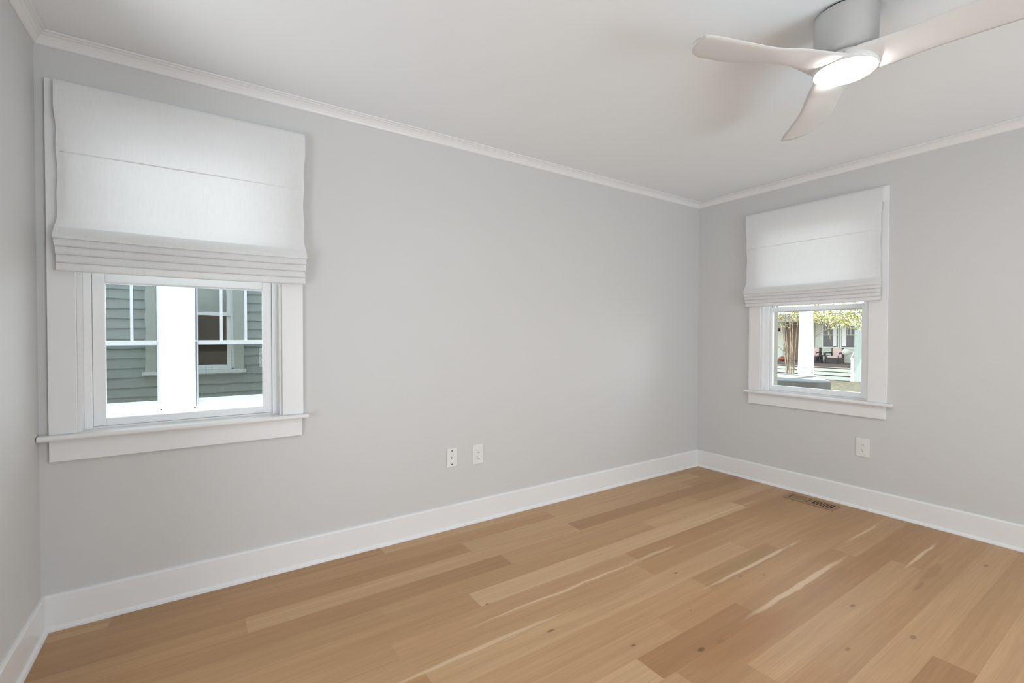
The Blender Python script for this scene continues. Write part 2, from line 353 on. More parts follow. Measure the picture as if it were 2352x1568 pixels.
    for (cx, cy, rx, ry, c, k) in ((2.0, -0.938, 0.46, 0.007, PALE, 0.6), (1.45, -1.07, 0.36, 0.010, PALE, 0.55), (2.95, -1.535, 0.44, 0.014, PALE, 0.6), (2.62, -0.93, 0.16, 0.012, PALE, 0.4),
            (3.82, -1.757, 0.22, 0.008, PALE, 0.65), (3.0, -1.30, 0.42, 0.010, PALE, 0.6), (3.9, -1.46, 0.2, 0.008, PALE, 0.5), (3.5, -0.80, 0.4, 0.006, PALE, 0.4),
            (2.131, -1.545, 0.030, 0.013, KN, 0.85), (2.237, -1.562, 0.035, 0.014, KN, 0.45), (2.778, -1.331, 0.016, 0.008, KN, 0.6), (2.891, -1.387, 0.016, 0.008, KN, 0.6), (2.537, -1.129, 0.02, 0.009, KN, 0.7),
            (1.932, -1.385, 0.02, 0.009, KN, 0.7), (1.721, -1.139, 0.028, 0.009, KN, 0.7), (1.60, -0.83, 0.016, 0.007, KN, 0.6), (2.32, -1.37, 0.014, 0.007, KN, 0.4), (3.40, -1.86, 0.07, 0.010, KN, 0.3), (3.62, -1.85, 0.15, 0.022, KN, 0.25),
            (2.95, -1.75, 0.03, 0.01, KN, 0.55), (2.6, -1.86, 0.025, 0.01, KN, 0.5), (2.45, -2.0, 0.02, 0.01, KN, 0.55), (2.9, -1.98, 0.03, 0.012, KN, 0.5), (3.95, -1.98, 0.03, 0.014, KN, 0.5), (3.3, -1.3, 0.05, 0.012, KN, 0.3),
            (2.35, -1.60, 0.3, 0.06, (0.36, 0.17, 0.075), 0.5), (2.1, -1.10, 0.2, 0.022, KN, 0.14), (2.9, -1.26, 0.28, 0.03, (0.34, 0.22, 0.09), 0.5)):
        col = spot(col, cx, cy, rx, ry, c, k)
    # fine dark line along board edges
    uvn = nd('ShaderNodeUVMap', uv_map='boarduv'); us = nd('ShaderNodeSeparateXYZ'); l.new(uvn.outputs[0], us.inputs[0])
    ln = nd('ShaderNodeAttribute', attribute_name='boardlen')
    ev = mth('MINIMUM', us.outputs[1], mth('SUBTRACT', bw, us.outputs[1])); eu = mth('MINIMUM', us.outputs[0], mth('SUBTRACT', ln.outputs['Fac'], us.outputs[0]))
    ed = nd('ShaderNodeMapRange'); ed.inputs[1].default_value = 0.0; ed.inputs[2].default_value = 0.0016; ed.inputs[3].default_value = 0.12; ed.inputs[4].default_value = 0; l.new(mth('MINIMUM', ev, eu), ed.inputs[0])
    col = mix(ed.outputs[0], col, (0.22, 0.13, 0.07))
    l.new(col, B.inputs['Base Color'])
    rg = nd('ShaderNodeMapRange'); rg.inputs[3].default_value = 0.40; rg.inputs[4].default_value = 0.52; l.new(g1, rg.inputs[0]); l.new(rg.outputs[0], B.inputs['Roughness'])
    B.inputs['Specular IOR Level'].default_value = 0.38
    bp = nd('ShaderNodeBump'); bp.inputs['Strength'].default_value = 0.10; bp.inputs['Distance'].default_value = 0.001; l.new(g2, bp.inputs['Height']); l.new(bp.outputs[0], B.inputs['Normal'])
    me.materials.append(M)
    o = bpy.data.objects.new('floor', me); C.objects.link(o)
    return tag(o, 'light oak plank floor with knots and pale sapwood streaks', 'floor', kind='structure')
build_floor()
sl = MB().box(-2.5, L + 0.16, YF - 3.0, 0.14, -0.3, -0.012).build('floor_slab', M_BRICK); tag(sl, 'hidden slab under the oak boards', 'floor', kind='structure')

# ---- baseboards with shoe, crown mouldings (mitred, one per wall)
def run(prof, p0, p1, inward, along, m0, m1):
    """profile (d from wall, z) swept from p0 to p1 along wall; m0/m1 mitre sign"""
    p0, p1, inward, along = map(lambda q: Vector((*q, 0)), (p0, p1, inward, along))
    A = [p0 + inward * d + along * (d * m0) + Vector((0, 0, z)) for d, z in prof]
    B = [p1 + inward * d - along * (d * m1) + Vector((0, 0, z)) for d, z in prof]
    b = MB(); n = len(prof)
    b.add(A + B, [(i, (i + 1) % n, n + (i + 1) % n, n + i) for i in range(n)] + [tuple(range(n)), tuple(range(n, 2 * n))])
    return b
BASE = [(0, 0), (0.027, 0), (0.0265, 0.006), (0.0235, 0.013), (0.017, 0.018), (0.0145, 0.019), (0.0145, 0.137), (0.012, 0.143), (0.006, 0.146), (0, 0.146)]
CRN = [(0, ZCR), (0.004, ZCR), (0.009, ZCR + .004), (0.011, ZCR + .009), (0.018, ZCR + .021), (0.028, ZCR + .032), (0.036, ZCR + .036), (0.036, ZCR + .039), (0.045, ZCR + .042), (0.045, H - .001), (0, H - .001)]
for nm, pr, what, cat in (('baseboard', BASE, 'white baseboard with shoe moulding', 'baseboard'), ('trim', CRN, 'white crown moulding', 'moulding')):
    sfx = ('back', 'right', 'left') if nm == 'baseboard' else ('1', '2', '3')
    tag(run(pr, (0, 0), (L, 0), (0, -1), (1, 0), 1, 1).build(f'{nm}_{sfx[0]}', M_TRIM), what + ' along the back wall', cat, kind='structure')
    tag(run(pr, (L, 0), (L, YF), (-1, 0), (0, -1), 1, 0).build(f'{nm}_{sfx[1]}', M_TRIM), what + ' along the right wall', cat, kind='structure')
    tag(run(pr, (0, -0.75 if nm == 'baseboard' else YF), (0, 0), (1, 0), (0, 1), 0, 1).build(f'{nm}_{sfx[2]}', M_TRIM), what + ' along the left wall', cat, kind='structure')

# ------------------------------------------------------------------ windows
def make_window(name, wn, loc, rz, label, outer_mat):
    r = empty(name, loc, rz); tag(r, label, 'window', kind='structure')
    zt, zs = wn['zt'], wn['zs']
    for a, b in ((wn['o0'], wn['i0']), (wn['i1'], wn['o1'])):
        MB().box(a, b, -0.018, 0, zs, zt + 0.10).build('casing', M_TRIM, r, 0.0018)
    MB().box(wn['i0'], wn['i1'], -0.018, 0, zt, zt + 0.10).build('head_casing', M_TRIM, r, 0.0015)
    # stool with a rounded nose and horns past the casing
    nose = [(-0.050 + 0.009 * (1 - math.cos(t)), zs - 0.011 + 0.011 * math.sin(t)) for t in [math.pi * (0.5 - k / 8) for k in range(9)]][::-1]
    prof = nose + [(0.0, zs), (0.0, zs - 0.022)]
    b = MB(); n = len(prof)
    pts = [(wn['s0'], y, z) for y, z in prof] + [(wn['s1'], y, z) for y, z in prof]
    b.add(pts, [(i, (i + 1) % n, n + (i + 1) % n, n + i) for i in range(n)] + [tuple(range(n)), tuple(range(n, 2 * n))])
    b.box(wn['i0'], wn['i1'], 0, 0.075, zs - 0.022, zs)
    b.build('sill', M_TRIM, r)
    MB().box(wn['o0'] - 0.0, wn['o1'] - 0.006, -0.017, 0, wn['za'], zs - 0.022).build('apron', M_TRIM, r, 0.0018)
    MB().box(wn['i0'], wn['i0'] + 0.012, 0, WT - 0.03, zs, zt).box(wn['i1'] - 0.012, wn['i1'], 0, WT - 0.03, zs, zt).box(wn['i0'], wn['i1'], 0, WT - 0.03, zt - 0.012, zt).build('jamb', M_TRIM, r)
    # vinyl frame
    fi0, fi1 = wn['i0'] + 0.012, wn['i1'] - 0.012; fwid = 0.026
    f = MB().box(fi0, fi0 + fwid, 0.045, 0.125, zs, zt - 0.012).box(fi1 - fwid, fi1, 0.045, 0.125, zs, zt - 0.012).box(fi0 + fwid, fi1 - fwid, 0.045, 0.125, zt - 0.035, zt - 0.012).box(fi0 + fwid, fi1 - fwid, 0.060, 0.135, zs - 0.01, zs + 0.008)
    f.build('frame', M_VINYL, r, 0.0015)
    def sash(nm, z0, z1, y0, y1, gz0, gz1):
        a0, a1 = fi0 + fwid + 0.001, fi1 - fwid - 0.001
        s = MB().box(a0, wn['gx0'], y0, y1, z0, z1).box(wn['gx1'], a1, y0, y1, z0, z1).box(wn['gx0'], wn['gx1'], y0, y1, z0, gz0).box(wn['gx0'], wn['gx1'], y0, y1, gz1, z1)
        so_ = s.build(nm, M_VINYL, r, 0.002)
        ym = (y0 + y1) / 2
        # slim glazing bead
        g = 0.004
        MB().box(wn['gx0'] - g, wn['gx1'] + g, ym - 0.003, ym + 0.003, gz0 - g, gz1 + g).build('pane', M_GLASS, so_)
        return so_
    lo = sash('lower_sash', zs + 0.009, wn['zm'] + 0.035, 0.062, 0.090, wn['gz'], wn['zm'])
    sash('upper_sash', wn['zm'] - 0.005, zt - 0.036, 0.094, 0.120, wn['zm'] + 0.033, zt - 0.075)
    # exterior sill and casings
    MB().box(wn['o0'] - 0.02, wn['o1'] + 0.02, 0.126, 0.215, zs - 0.05, zs - 0.012).build('outer_sill', M_NWHITE, r, 0.003)
    MB().box(wn['o0'], wn['i0'] + (0.036 if name == 'window_2' else 0.012), WT - 0.03, WT + 0.035, zs - 0.012, zt + 0.1).box(wn['i1'] - 0.012, wn['o1'], WT - 0.03, WT + 0.035, zs - 0.012, zt + 0.1).box(wn['i0'] + 0.012, wn['i1'] - 0.012, WT - 0.03, WT + 0.035, zt - 0.012, zt + 0.1).build('outer_casing', outer_mat, r, 0.002)
    return r
w1 = make_window('window_1', W1, (0, 0, 0), 0, 'large white framed window in the back wall facing the neighbouring house', M_OTRIM)
w2 = make_window('window_2', W2, (L, 0, 0), -math.pi / 2, 'smaller white framed window in the right wall facing the porch column', M_TAN)
# sash lock keeper marks on window 1 lower right
MB().box(0.775, 0.80, 0.055, 0.062, 0.808, 0.816).build('sash_lift', M_VINYL, w1, 0.001)

# ------------------------------------------------------------------ roman shades
def make_shade(wn, x0, x1, ztop, zret, zfold, zbot, loc, rz, label, seams, sag):
    r = empty('roman_shade', loc, rz); tag(r, label, 'roman shade', group='white linen roman shades')
    y0 = -0.048
    # head board wrapped in fabric
    MB().box(x0 + 0.004, x1 - 0.004, -0.043, -0.019, ztop - 0.03, ztop - 0.002).build('headrail', M_TRIM, r, 0.002)
    # side returns of the fabric
    for xs, s in ((x0, 1), (x1, -1)):
        MB().box(xs, xs + s * 0.003, y0 + 0.001, -0.0005, zret, ztop).build('return', M_LINEN, r, 0.001)
    nx = 40
    rngl = random.Random(5 if x0 < 0.3 else 9)
    def xs_at(z):
        # side edges draw in a little between the ribs
        t = 0.0
        if z < zret: t = 0.0065 * math.sin(math.pi * min(1, max(0, (zret - z) / (zret - zfold)))) + 0.004 * math.sin(3.1 * math.pi * (zret - z) / (zret - zfold)) ** 2
        return x0 + max(0, t), x1 - max(0, t)
    def row(y, z, sagk=0.0, grow=0.0):
        a, b = xs_at(z); a -= grow; b += grow
        return [(a + (b - a) * k / nx, y - 0.0025 * math.sin(math.pi * k / nx) * (1 if z < ztop - 0.2 else 0), z - sagk * sag * math.sin(math.pi * k / nx)) for k in range(nx + 1)]
    rows = [row(-0.019, ztop), row(y0 + 0.003, ztop), row(y0, ztop - 0.003)]
    steps = 26; zb = zfold + 0.085
    for i in range(1, steps + 1):
        z = ztop + (zb - ztop) * i / steps
        bulge = 0.004 * math.sin(math.pi * 2 * (ztop - z) / (ztop - zb))
        rows.append(row(y0 - bulge * 0.6, z))
    for i in range(1, 9):
        t = i / 8; rows.append(row(y0 - 0.024 * math.sin(t * math.pi / 2) ** 2 - 0.002, zb + (zfold - zb) * t, t, 0.004 * t))
    MB().strip(rows).build('front_panel', M_LINEN, r)
    # stack of folds below, each hangs behind the one above as a soft loop
    nf = 4; dz = (zfold - zbot) / nf
    for f in range(nf + 1):
        zf = zfold - f * dz; yf = y0 - 0.025 + 0.0045 * f
        top = zfold + 0.05 - 0.010 * f
        loop = []
        zin = zf + (dz * 0.9 if f else 0.004)
        if f: loop.append((yf + 0.006, zf + dz * 1.3)); loop.append((yf + 0.0012, zf + dz * 0.85)); loop.append((yf - 0.0015, zf + dz * 0.5)); loop.append((yf - 0.001, zf + dz * 0.2))
        loop += [(yf + 0.0008, zf + 0.003), (yf + 0.004, zf), (yf + 0.008, zf + 0.003), (yf + 0.011, zf + 0.012), (yf + 0.013, top)]
        rr = [row(y, z, 1.0, 0.003 - 0.0012 * f) for y, z in loop]
        MB().strip(rr).build('fold', M_LINEN, r)
    # horizontal ribs sewn on the back
    for z in seams:
        a, b = xs_at(z); yr = y0 - 0.0024 * math.sin(math.pi * 2 * (ztop - z) / (ztop - zb)) + 0.0015; MB().tube([(a + 0.012 + (b - a - 0.024) * k / 20, yr - 0.0025 * math.sin(math.pi * k / 20), z) for k in range(21)], 0.0028, 8).build('rib', M_TRIM, r)
    # side hems: doubled cloth
    for sgn in (0, 1):
        hr = []
        for i in range(steps + 1):
            z = ztop - 0.05 + (zb - ztop + 0.05) * i / steps; a, b = xs_at(z)
            hr.append([(a + 0.001, y0 + 0.004, z), (a + 0.030, y0 + 0.004, z)] if sgn == 0 else [(b - 0.030, y0 + 0.004, z), (b - 0.001, y0 + 0.004, z)])
        MB().strip(hr).build('side_hem', M_LINEN, r)
    return r
make_shade(W1, 0.064, 0.992, 2.222, 2.113, 1.588, 1.460, (0, 0, 0), 0, 'wide white linen roman shade half raised over the large window in the back wall', (1.938,), 0.004)
make_shade(W2, 0.474, 1.404, 2.190, 2.09, 1.545, 1.437, (L, 0, 0), -math.pi / 2, 'white linen roman shade half raised over the smaller window in the right wall', (1.91,), 0.006)

# ------------------------------------------------------------------ ceiling fan
def make_fan():
    cx, cy = 2.562, -1.841
    r = empty('ceiling_fan', (cx, cy, H)); tag(r, 'white three bladed ceiling fan with lit round lamp, hugging the ceiling', 'ceiling fan')
    MB().lathe([(0.094, -0.001), (0.094, -0.010)], 0, 0, 48).build('mounting_ring', M_DARK, r)
    MB().lathe([(0.100, -0.008), (0.103, -0.012), (0.103, -0.030), (0.100, -0.150), (0.096, -0.165), (0.08, -0.17)], 0, 0, 64).build('motor_housing', M_FANM, r)
    MB().lathe([(0.06, -0.165), (0.090, -0.172), (0.098, -0.185), (0.103, -0.200), (0.104, -0.212), (0.101, -0.217), (0.09, -0.216)], 0, 0, 64).build('hub', M_FAN, r)
    MB().lathe([(0.1, -0.2165), (0.094, -0.222), (0.08, -0.228), (0.055, -0.233), (0.025, -0.235), (0.002, -0.2355)], 0, 0, 48).build('lamp_diffuser', M_LAMP, r)
    S = [0.04, 0.09, 0.13, 0.20, 0.32, 0.46, 0.57, 0.60]
    tc = [0.095, 0.108, 0.117, 0.130, 0.153, 0.197, 0.231, 0.238]; zc = [2.205, 2.203, 2.203, 2.205, 2.199, 2.198, 2.198, 2.198]
    tw = [-0.095, -0.075, -0.052, -0.018, 0.005, 0.029, 0.075, 0.105]; zw = [2.222, 2.226, 2.229, 2.233, 2.235, 2.228, 2.221, 2.217]
    def lerp(A, s):
        for i in range(len(S) - 1):
            if s <= S[i + 1] or i == len(S) - 2:
                # catmull-rom through the stations
                p0, p1, p2, p3 = A[max(i - 1, 0)], A[i], A[i + 1], A[min(i + 2, len(S) - 1)]
                t = (s - S[i]) / (S[i + 1] - S[i]); return p1 + (p2 - p1) * t if i in (0, len(S) - 2) else 0.5 * (2 * p1 + (p2 - p0) * t + (2 * p0 - 5 * p1 + 4 * p2 - p3) * t * t + (3 * p1 - p0 - 3 * p2 + p3) * t ** 3)
    N, Mn = 40, 10
    def blade(ph):
        topr, botr = [], []
        for i in range(N + 1):
            s = S[0] + (S[-1] - S[0]) * i / N
            a, za = lerp(tw, s), lerp(zw, s); b, zb = lerp(tc, s), lerp(zc, s)
            ring = []
            pt_, pb_ = [], []
            for k in range(Mn + 1):
                u = k / Mn; t = a + (b - a) * u; z = za + (zb - za) * u
                th = 0.0055 * (1 - (2 * u - 1) ** 4) + 0.0012
                # tip is rounded: pull stations in near the outboard end
                ss = s + 0.016 * math.sin(math.pi * u) * (i / N) ** 10
                camb = -0.010 * math.sin(math.pi * u) * (1 - i / N)
                pt_.append((ss, t, z + th + camb)); pb_.append((ss, t, z - th + camb))
            topr.append(pt_ + pb_[::-1])
        b = MB()
        ang = (23.415 + ph) * D2R; ca, sa = math.cos(ang), math.sin(ang)
        rows = [[(s * ca - t * sa, s * sa + t * ca, z - H) for s, t, z in rw] for rw in topr]
        b.strip(rows, True, True)
        n = len(rows[0]); o = len(b.v) - n
        b.f.append(list(range(o, o + n))); b.sm.append(False); b.f.append(list(range(n))); b.sm.append(False)
        return b.build('blade', M_FAN, r)
    for ph in (0, 120, 240): blade(ph)
    return r
make_fan()

# ------------------------------------------------------------------ outlets, cable plate
def receptacle(r, zc):
    b = MB()
    # rounded face
    pts = []
    for k in range(24):
        a = 2 * math.pi * k / 24; x = 0.0165 * math.cos(a); z = 0.0165 * math.sin(a); z = max(-0.0125, min(0.0125, z)); pts.append((x, z))
    vs = [(x, -0.0058, zc + z) for x, z in pts] + [(x, -0.0078, zc + z) for x, z in pts]; n = 24
    b.add(vs, [tuple(range(n, 2 * n))] + [(i, (i + 1) % n, n + (i + 1) % n, n + i) for i in range(n)])
    f = b.build('receptacle', M_PLATE, r, 0.0006)
    s = MB().box(-0.0072, -0.0050, -0.0082, -0.0076, zc + 0.0005, zc + 0.0085).box(0.0050, 0.0072, -0.0082, -0.0076, zc + 0.0015, zc + 0.0075)
    g = [(0.0026 * math.cos(2 * math.pi * k / 10), 0.0026 * math.sin(2 * math.pi * k / 10)) for k in range(10)]
    s.add([(x, -0.0082, zc - 0.0065 + z) for x, z in g], [tuple(range(10))])
    s.build('slots', M_SLOT, f)
def plate(r, w_, h_):
    MB().box(-w_ / 2, w_ / 2, -0.006, 0, -h_ / 2, h_ / 2).build('cover_plate', M_PLATE, r, 0.0025, 3)
def screw(r, z, mt, rad=0.003):
    pts = [(rad * math.cos(2 * math.pi * k / 12), rad * math.sin(2 * math.pi * k / 12)) for k in range(12)]
    MB().add([(x, -0.0060, z + q) for x, q in pts] + [(x * .8, -0.0072, z + q * .8) for x, q in pts], [tuple(range(12, 24))] + [(i, (i + 1) % 12, 12 + (i + 1) % 12, 12 + i) for i in range(12)]).build('screw', mt, r)
def make_outlet(loc, rz, label):
    r = empty('wall_outlet', loc, rz); tag(r, label, 'outlet', group='white duplex wall outlets')
    plate(r, 0.079, 0.127); receptacle(r, 0.0195); receptacle(r, -0.0195); screw(r, 0, M_PLATE, 0.0028); return r
o1 = make_outlet((2.025, 0, 0.435), 0, 'white duplex outlet in the back wall, right of the cable plate')
o2 = copy_tree(o1); o2.location = (L, -1.294, 0.426); o2.rotation_euler = (0, 0, -math.pi / 2); o2['label'] = 'white duplex outlet in the right wall below the smaller window'
cp = empty('cable_plate', (1.840, 0, 0.439)); tag(cp, 'narrow white cable plate with two dark screws and centre jack, on the back wall', 'wall plate')
plate(cp, 0.074, 0.116); screw(cp, 0.042, M_SCREW, 0.0048); screw(cp, -0.042, M_SCREW, 0.0048)
def ycyl(r0, y0, y1, z, n=16):
    b = MB(); pts = [(r0 * math.cos(2 * math.pi * k / n), r0 * math.sin(2 * math.pi * k / n)) for k in range(n)]
    return b.add([(x, y0, z + q) for x, q in pts] + [(x, y1, z + q) for x, q in pts], [tuple(range(n, 2 * n))] + [(i, (i + 1) % n, n + (i + 1) % n, n + i) for i in range(n)], False)
ycyl(0.0066, -0.006, -0.009, 0.0, 6).build('jack_nut', M_SCREW, cp); ycyl(0.0046, -0.009, -0.016, 0.0).build('jack', M_PLATE, cp)

# ------------------------------------------------------------------ floor register
M_WOODV = mat('register_oak', (0.33, 0.20, 0.10), 0.5, 0.3, None, (6, 0.12, (6, 0.7, 1)))
fv = empty('floor_vent', (4.205, -1.035, 0)); tag(fv, 'flush slotted wooden floor vent beside the right wall baseboard', 'floor vent')
fh, fl = 0.072, 0.165
fr = MB()
fr.box(-fh, -0.045, -fl, fl, 0.0005, 0.004).box(0.045, fh, -fl, fl, 0.0005, 0.004).box(-0.045, 0.045, -fl, -0.142, 0.0005, 0.004).box(-0.045, 0.045, 0.142, fl, 0.0005, 0.004).box(-0.045, 0.045, -0.012, 0.012, 0.0005, 0.004)
fr.build('frame', M_WOODV, fv, 0.0008)
MB().box(-0.046, 0.046, -0.143, 0.143, 0.0003, 0.0008).build('duct_opening', M_DARK, fv)
for g0 in (-0.142, 0.012):
    for k in range(1, 9):
        y = g0 + 0.130 * k / 9
        hw = 0.0058 if g0 > 0 else 0.0031; MB().box(-0.045, 0.045, y - hw, y + hw, 0.0006, 0.0036).build('slat', M_WOODV, fv)

# ------------------------------------------------------------------ outside: ground, our own outer walls
gr = MB()
N_ = 40
rg = random.Random(3)
rows = [[(-6 + 46 * i / N_, -14 + 40 * j / N_, GZ + rg.uniform(-0.01, 0.01)) for j in range(N_ + 1)] for i in range(N_ + 1)]
gr.strip(rows).build('ground', M_GROUND)
tag(bpy.data.objects['ground'], 'leaf strewn bare yard outside the windows', 'ground', kind='structure')
# lap siding on the outside of the back wall, visible as a reflection in the neighbour's panes
sd = MB(); ex = 0.108; z = GZ + 0.2; k = 0
def lap(x0, x1, z0, z1, lean):
    sd.add([(x0, 0.131, z0), (x1, 0.131, z0), (x1, 0.131 + 0.024, z0), (x0, 0.131 + 0.024, z0), (x0, 0.131 + 0.003, z1), (x1, 0.131 + 0.003, z1), (x1, 0.131, z1), (x0, 0.131, z1)],
           [(0, 1, 2, 3), (3, 2, 5, 4), (4, 5, 6, 7), (0, 3, 4, 7), (1, 6, 5, 2)])
while z < 2.75:
    z1 = z + ex + 0.004
    if z1 < W1['zs'] - 0.05 or z > W1['zt'] + 0.1: lap(-1.5, L + 0.13, z, z1, 0)
    else:
        lap(-1.5, W1['o0'], z, z1, 0); lap(W1['o1'], L + 0.13, z, z1, 0)
    z += ex
sd.build('wall_outer', M_SIDING); tag(bpy.data.objects['wall_outer'], 'grey lap siding on the outside of the back wall', 'wall', kind='structure')

# ------------------------------------------------------------------ neighbouring house close by (seen through window 1)
nh = empty('neighbour_house', (0.4, 2.0, GZ)); tag(nh, 'white painted side of the neighbouring house with old sash windows close outside the large window', 'house')
def nb(): return MB()
NY = 0.0; zg = -GZ
def NB(b, name, material, parent, bevel=0):
    b.v = [(x - 0.4, y, z + zg) for x, y, z in b.v]
    return b.build(name, material, parent, bevel)
# wall: below, above, the wide post between the two sashes, far sides
zsill, ztopw = 0.60, 2.05
NB(MB().box(-3.0, 5.5, 0.02, 0.2, GZ, zsill).box(-3.0, 5.5, 0.02, 0.2, ztopw, 4.2).box(-3.0, -0.42, 0.02, 0.2, zsill, ztopw).box(0.285, 0.495, -0.0, 0.2, zsill, ztopw).box(1.30, 5.5, 0.02, 0.2, zsill, ztopw), 'wall', M_NWHITE, nh, 0.003)
NB(MB().box(-0.5, 1.4, -0.045, 0.05, 0.555, 0.600), 'sill', M_NWHITE, nh, 0.004)
for x0, x1, munts in ((-0.42, 0.285, (-0.24, -0.07, 0.10)), (0.495, 1.30, (0.69, 0.87, 1.05))):
    wd = NB(MB().box(x0, x0 + 0.012, 0.0, 0.09, zsill, ztopw).box(x1 - 0.012, x1, 0.0, 0.09, zsill, ztopw).box(x0, x1, 0.0, 0.09, zsill, zsill + 0.012), 'window', M_NWHITE, nh)
    a, b_ = x0 + 0.012, x1 - 0.012
    # lower sash (inner plane is outer here), meeting rail
    NB(MB().box(a, a + 0.018, 0.03, 0.06, 0.612, 1.15).box(b_ - 0.018, b_, 0.03, 0.06, 0.612, 1.15).box(a + .018, b_ - .018, 0.03, 0.06, 0.612, 0.675).box(a + .018, b_ - .018, 0.022, 0.06, 1.118, 1.155), 'sash', M_SASH_SHADE, wd, 0.002)
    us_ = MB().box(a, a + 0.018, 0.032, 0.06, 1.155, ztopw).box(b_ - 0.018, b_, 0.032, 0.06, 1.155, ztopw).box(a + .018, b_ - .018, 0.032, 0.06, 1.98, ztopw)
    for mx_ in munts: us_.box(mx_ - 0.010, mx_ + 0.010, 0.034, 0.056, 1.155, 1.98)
    NB(us_, 'upper_sash', M_SASH_SHADE, wd, 0.001)
    NB(MB().add([(a + .016, 0.047, 0.67), (b_ - .016, 0.047, 0.67), (b_ - .016, 0.047, 1.12), (a + .016, 0.047, 1.12)], [(0, 1, 2, 3)]), 'screened_pane', M_PANES, wd)
    NB(MB().add([(a + .016, 0.047, 1.15), (b_ - .016, 0.047, 1.15), (b_ - .016, 0.047, 1.985), (a + .016, 0.047, 1.985)], [(0, 1, 2, 3)]), 'pane', M_PANE, wd)

# ------------------------------------------------------------------ front porch column on its stone pier (seen through window 2)
PZ = 0.73
pier = empty('stone_pier', (6.1, 0.0, GZ)); tag(pier, 'squat masonry pier with thick grey stone cap under the white porch column', 'pier')
def off(b, ox, oy, oz):
    b.v = [(x - ox, y - oy, z - oz) for x, y, z in b.v]; return b
capo = [(5.50, 0.45), (5.52, 0.05), (5.62, -0.22), (5.73, -0.42), (5.85, -0.50), (6.0, -0.43), (6.35, -0.17), (6.52, -0.06), (6.56, 0.45)]
off(MB().poly(capo, PZ - 0.10, PZ), 6.1, 0, GZ).build('stone_cap', M_STONE, pier, 0.012, 3)
off(MB().poly([(6.1 + (x - 6.1) * 0.9, 0.05 + (y - 0.05) * 0.88) for x, y in capo], GZ, PZ - 0.10), 6.1, 0, GZ).build('masonry', M_BRICK, pier)
pr = empty('porch_shade_roof', (5.3, 0, 2.63)); tag(pr, 'unseen porch roof added to shade the stone cap outside the smaller window', 'roof')  # added out of view to cast shade on the cap, stops short of column
MB().box(-0.8, 0.38, -4.0, 4.0, 0.12, 0.22).box(0.38, 0.85, -0.42, 4.0, 0.12, 0.22).build('shade_deck', M_ROOF, pr)  # stepped outline shaped to leave a sun patch on the cap
MB().box(1.0, 1.15, -4.0, 4.0, 0.0, 0.2).build('porch_beam', M_NWHITE, pr, 0.006)
for k in range(9): MB().box(0.38, 1.0, -3.9 + 0.97 * k, -3.85 + 0.97 * k, 0.1, 0.2).build('rafter', M_NWHITE, pr)
pc = empty('porch_column', (6.375, -0.028, PZ)); tag(pc, 'bright white tapered porch column with moulded base on the stone cap', 'column')
MB().lathe([(0.077, 0.115), (0.0765, 0.13), (0.075, 0.30), (0.0705, 0.55), (0.066, 0.9), (0.062, 1.9)], 0, 0, 48).build('shaft', M_NWHITE, pc)
MB().lathe([(0.080, 0.0), (0.081, 0.012), (0.079, 0.022), (0.074, 0.026), (0.077, 0.045), (0.0825, 0.062), (0.079, 0.082), (0.071, 0.095), (0.078, 0.108), (0.080, 0.115), (0.077, 0.118)], 0, 0, 48).build('moulded_base', M_NWHITE, pc)

# ------------------------------------------------------------------ house across the yard
FX = 24.4; PX = 22.3     # facade plane, porch front plane
hs = empty('bungalow', (FX, 7.0, GZ)); tag(hs, 'pale mint bungalow with a deep raised porch across the yard', 'house')
def HB(b, name, material, parent=None, bevel=0): return off(b, FX, 7.0, GZ).build(name, material, parent or hs, bevel)
def lapwall(x, ya, yb, za, zb, e=0.13):
    b = MB(); z = za
    while z < zb - 1e-4:
        z1 = min(z + e, zb)
        b.add([(x - 0.022, ya, z), (x - 0.022, yb, z), (x - 0.004, yb, z1), (x - 0.004, ya, z1), (x, ya, z), (x, yb, z)], [(0, 1, 2, 3), (4, 5, 1, 0)]); z = z1
    b.box(x, x + 0.15, ya, yb, za, zb); return b
HB(lapwall(FX, 4.6, 10.6, -0.02, 2.5), 'wall', M_MINT)
HB(MB().box(PX - 0.05, FX + 0.1, 4.6, 10.6, -0.12, -0.02), 'porch_floor', M_DECK, None, 0.004)
for k, (za, zb) in enumerate(((-0.160, -0.122), (-0.310, -0.190), (-0.470, -0.340), (-0.655, -0.505))):
    HB(MB().box(PX - 0.02, PX + 0.02, 5.26, 10.6, za, zb), 'skirt_board', M_SKIRT, None, 0.003)
HB(MB().box(PX + 0.04, PX + 0.08, 5.2, 10.6, GZ, -0.12), 'skirt_backing', M_DARK)
HB(MB().box(PX - 0.1, FX, 4.5, 10.8, 2.05, 2.2), 'porch_ceiling', M_MINT)
HB(MB().box(PX - 0.06, PX + 0.10, 4.5, 10.8, 1.80, 2.1), 'porch_beam', M_MINT, None, 0.006)
HB(MB().add([(PX - 0.6, 4.2, 2.1), (PX - 0.6, 11, 2.1), (FX + 2, 11, 3.6), (FX + 2, 4.2, 3.6), (PX - 0.6, 4.2, 2.0), (PX - 0.6, 11, 2.0), (FX + 2, 11, 3.5), (FX + 2, 4.2, 3.5)], [(0, 1, 2, 3), (4, 7, 6, 5), (0, 4, 5, 1), (1, 5, 6, 2), (2, 6, 7, 3), (3, 7, 4, 0)]), 'roof', M_ROOF)
HB(MB().box(PX - 0.1, PX + 0.1, 4.96, 5.19, GZ, 1.82), 'porch_post', M_MINTP, None, 0.008)
# stair newel and rail
HB(MB().box(PX - 0.12, PX - 0.02, 5.19, 5.30, GZ, 0.27), 'newel_post', M_CURT, None, 0.008)
HB(MB().tube([(PX - 0.07, 5.33, 0.21), (PX - 0.03, 5.22, 0.52)], 0.022, 8), 'stair_rail', M_CURT)
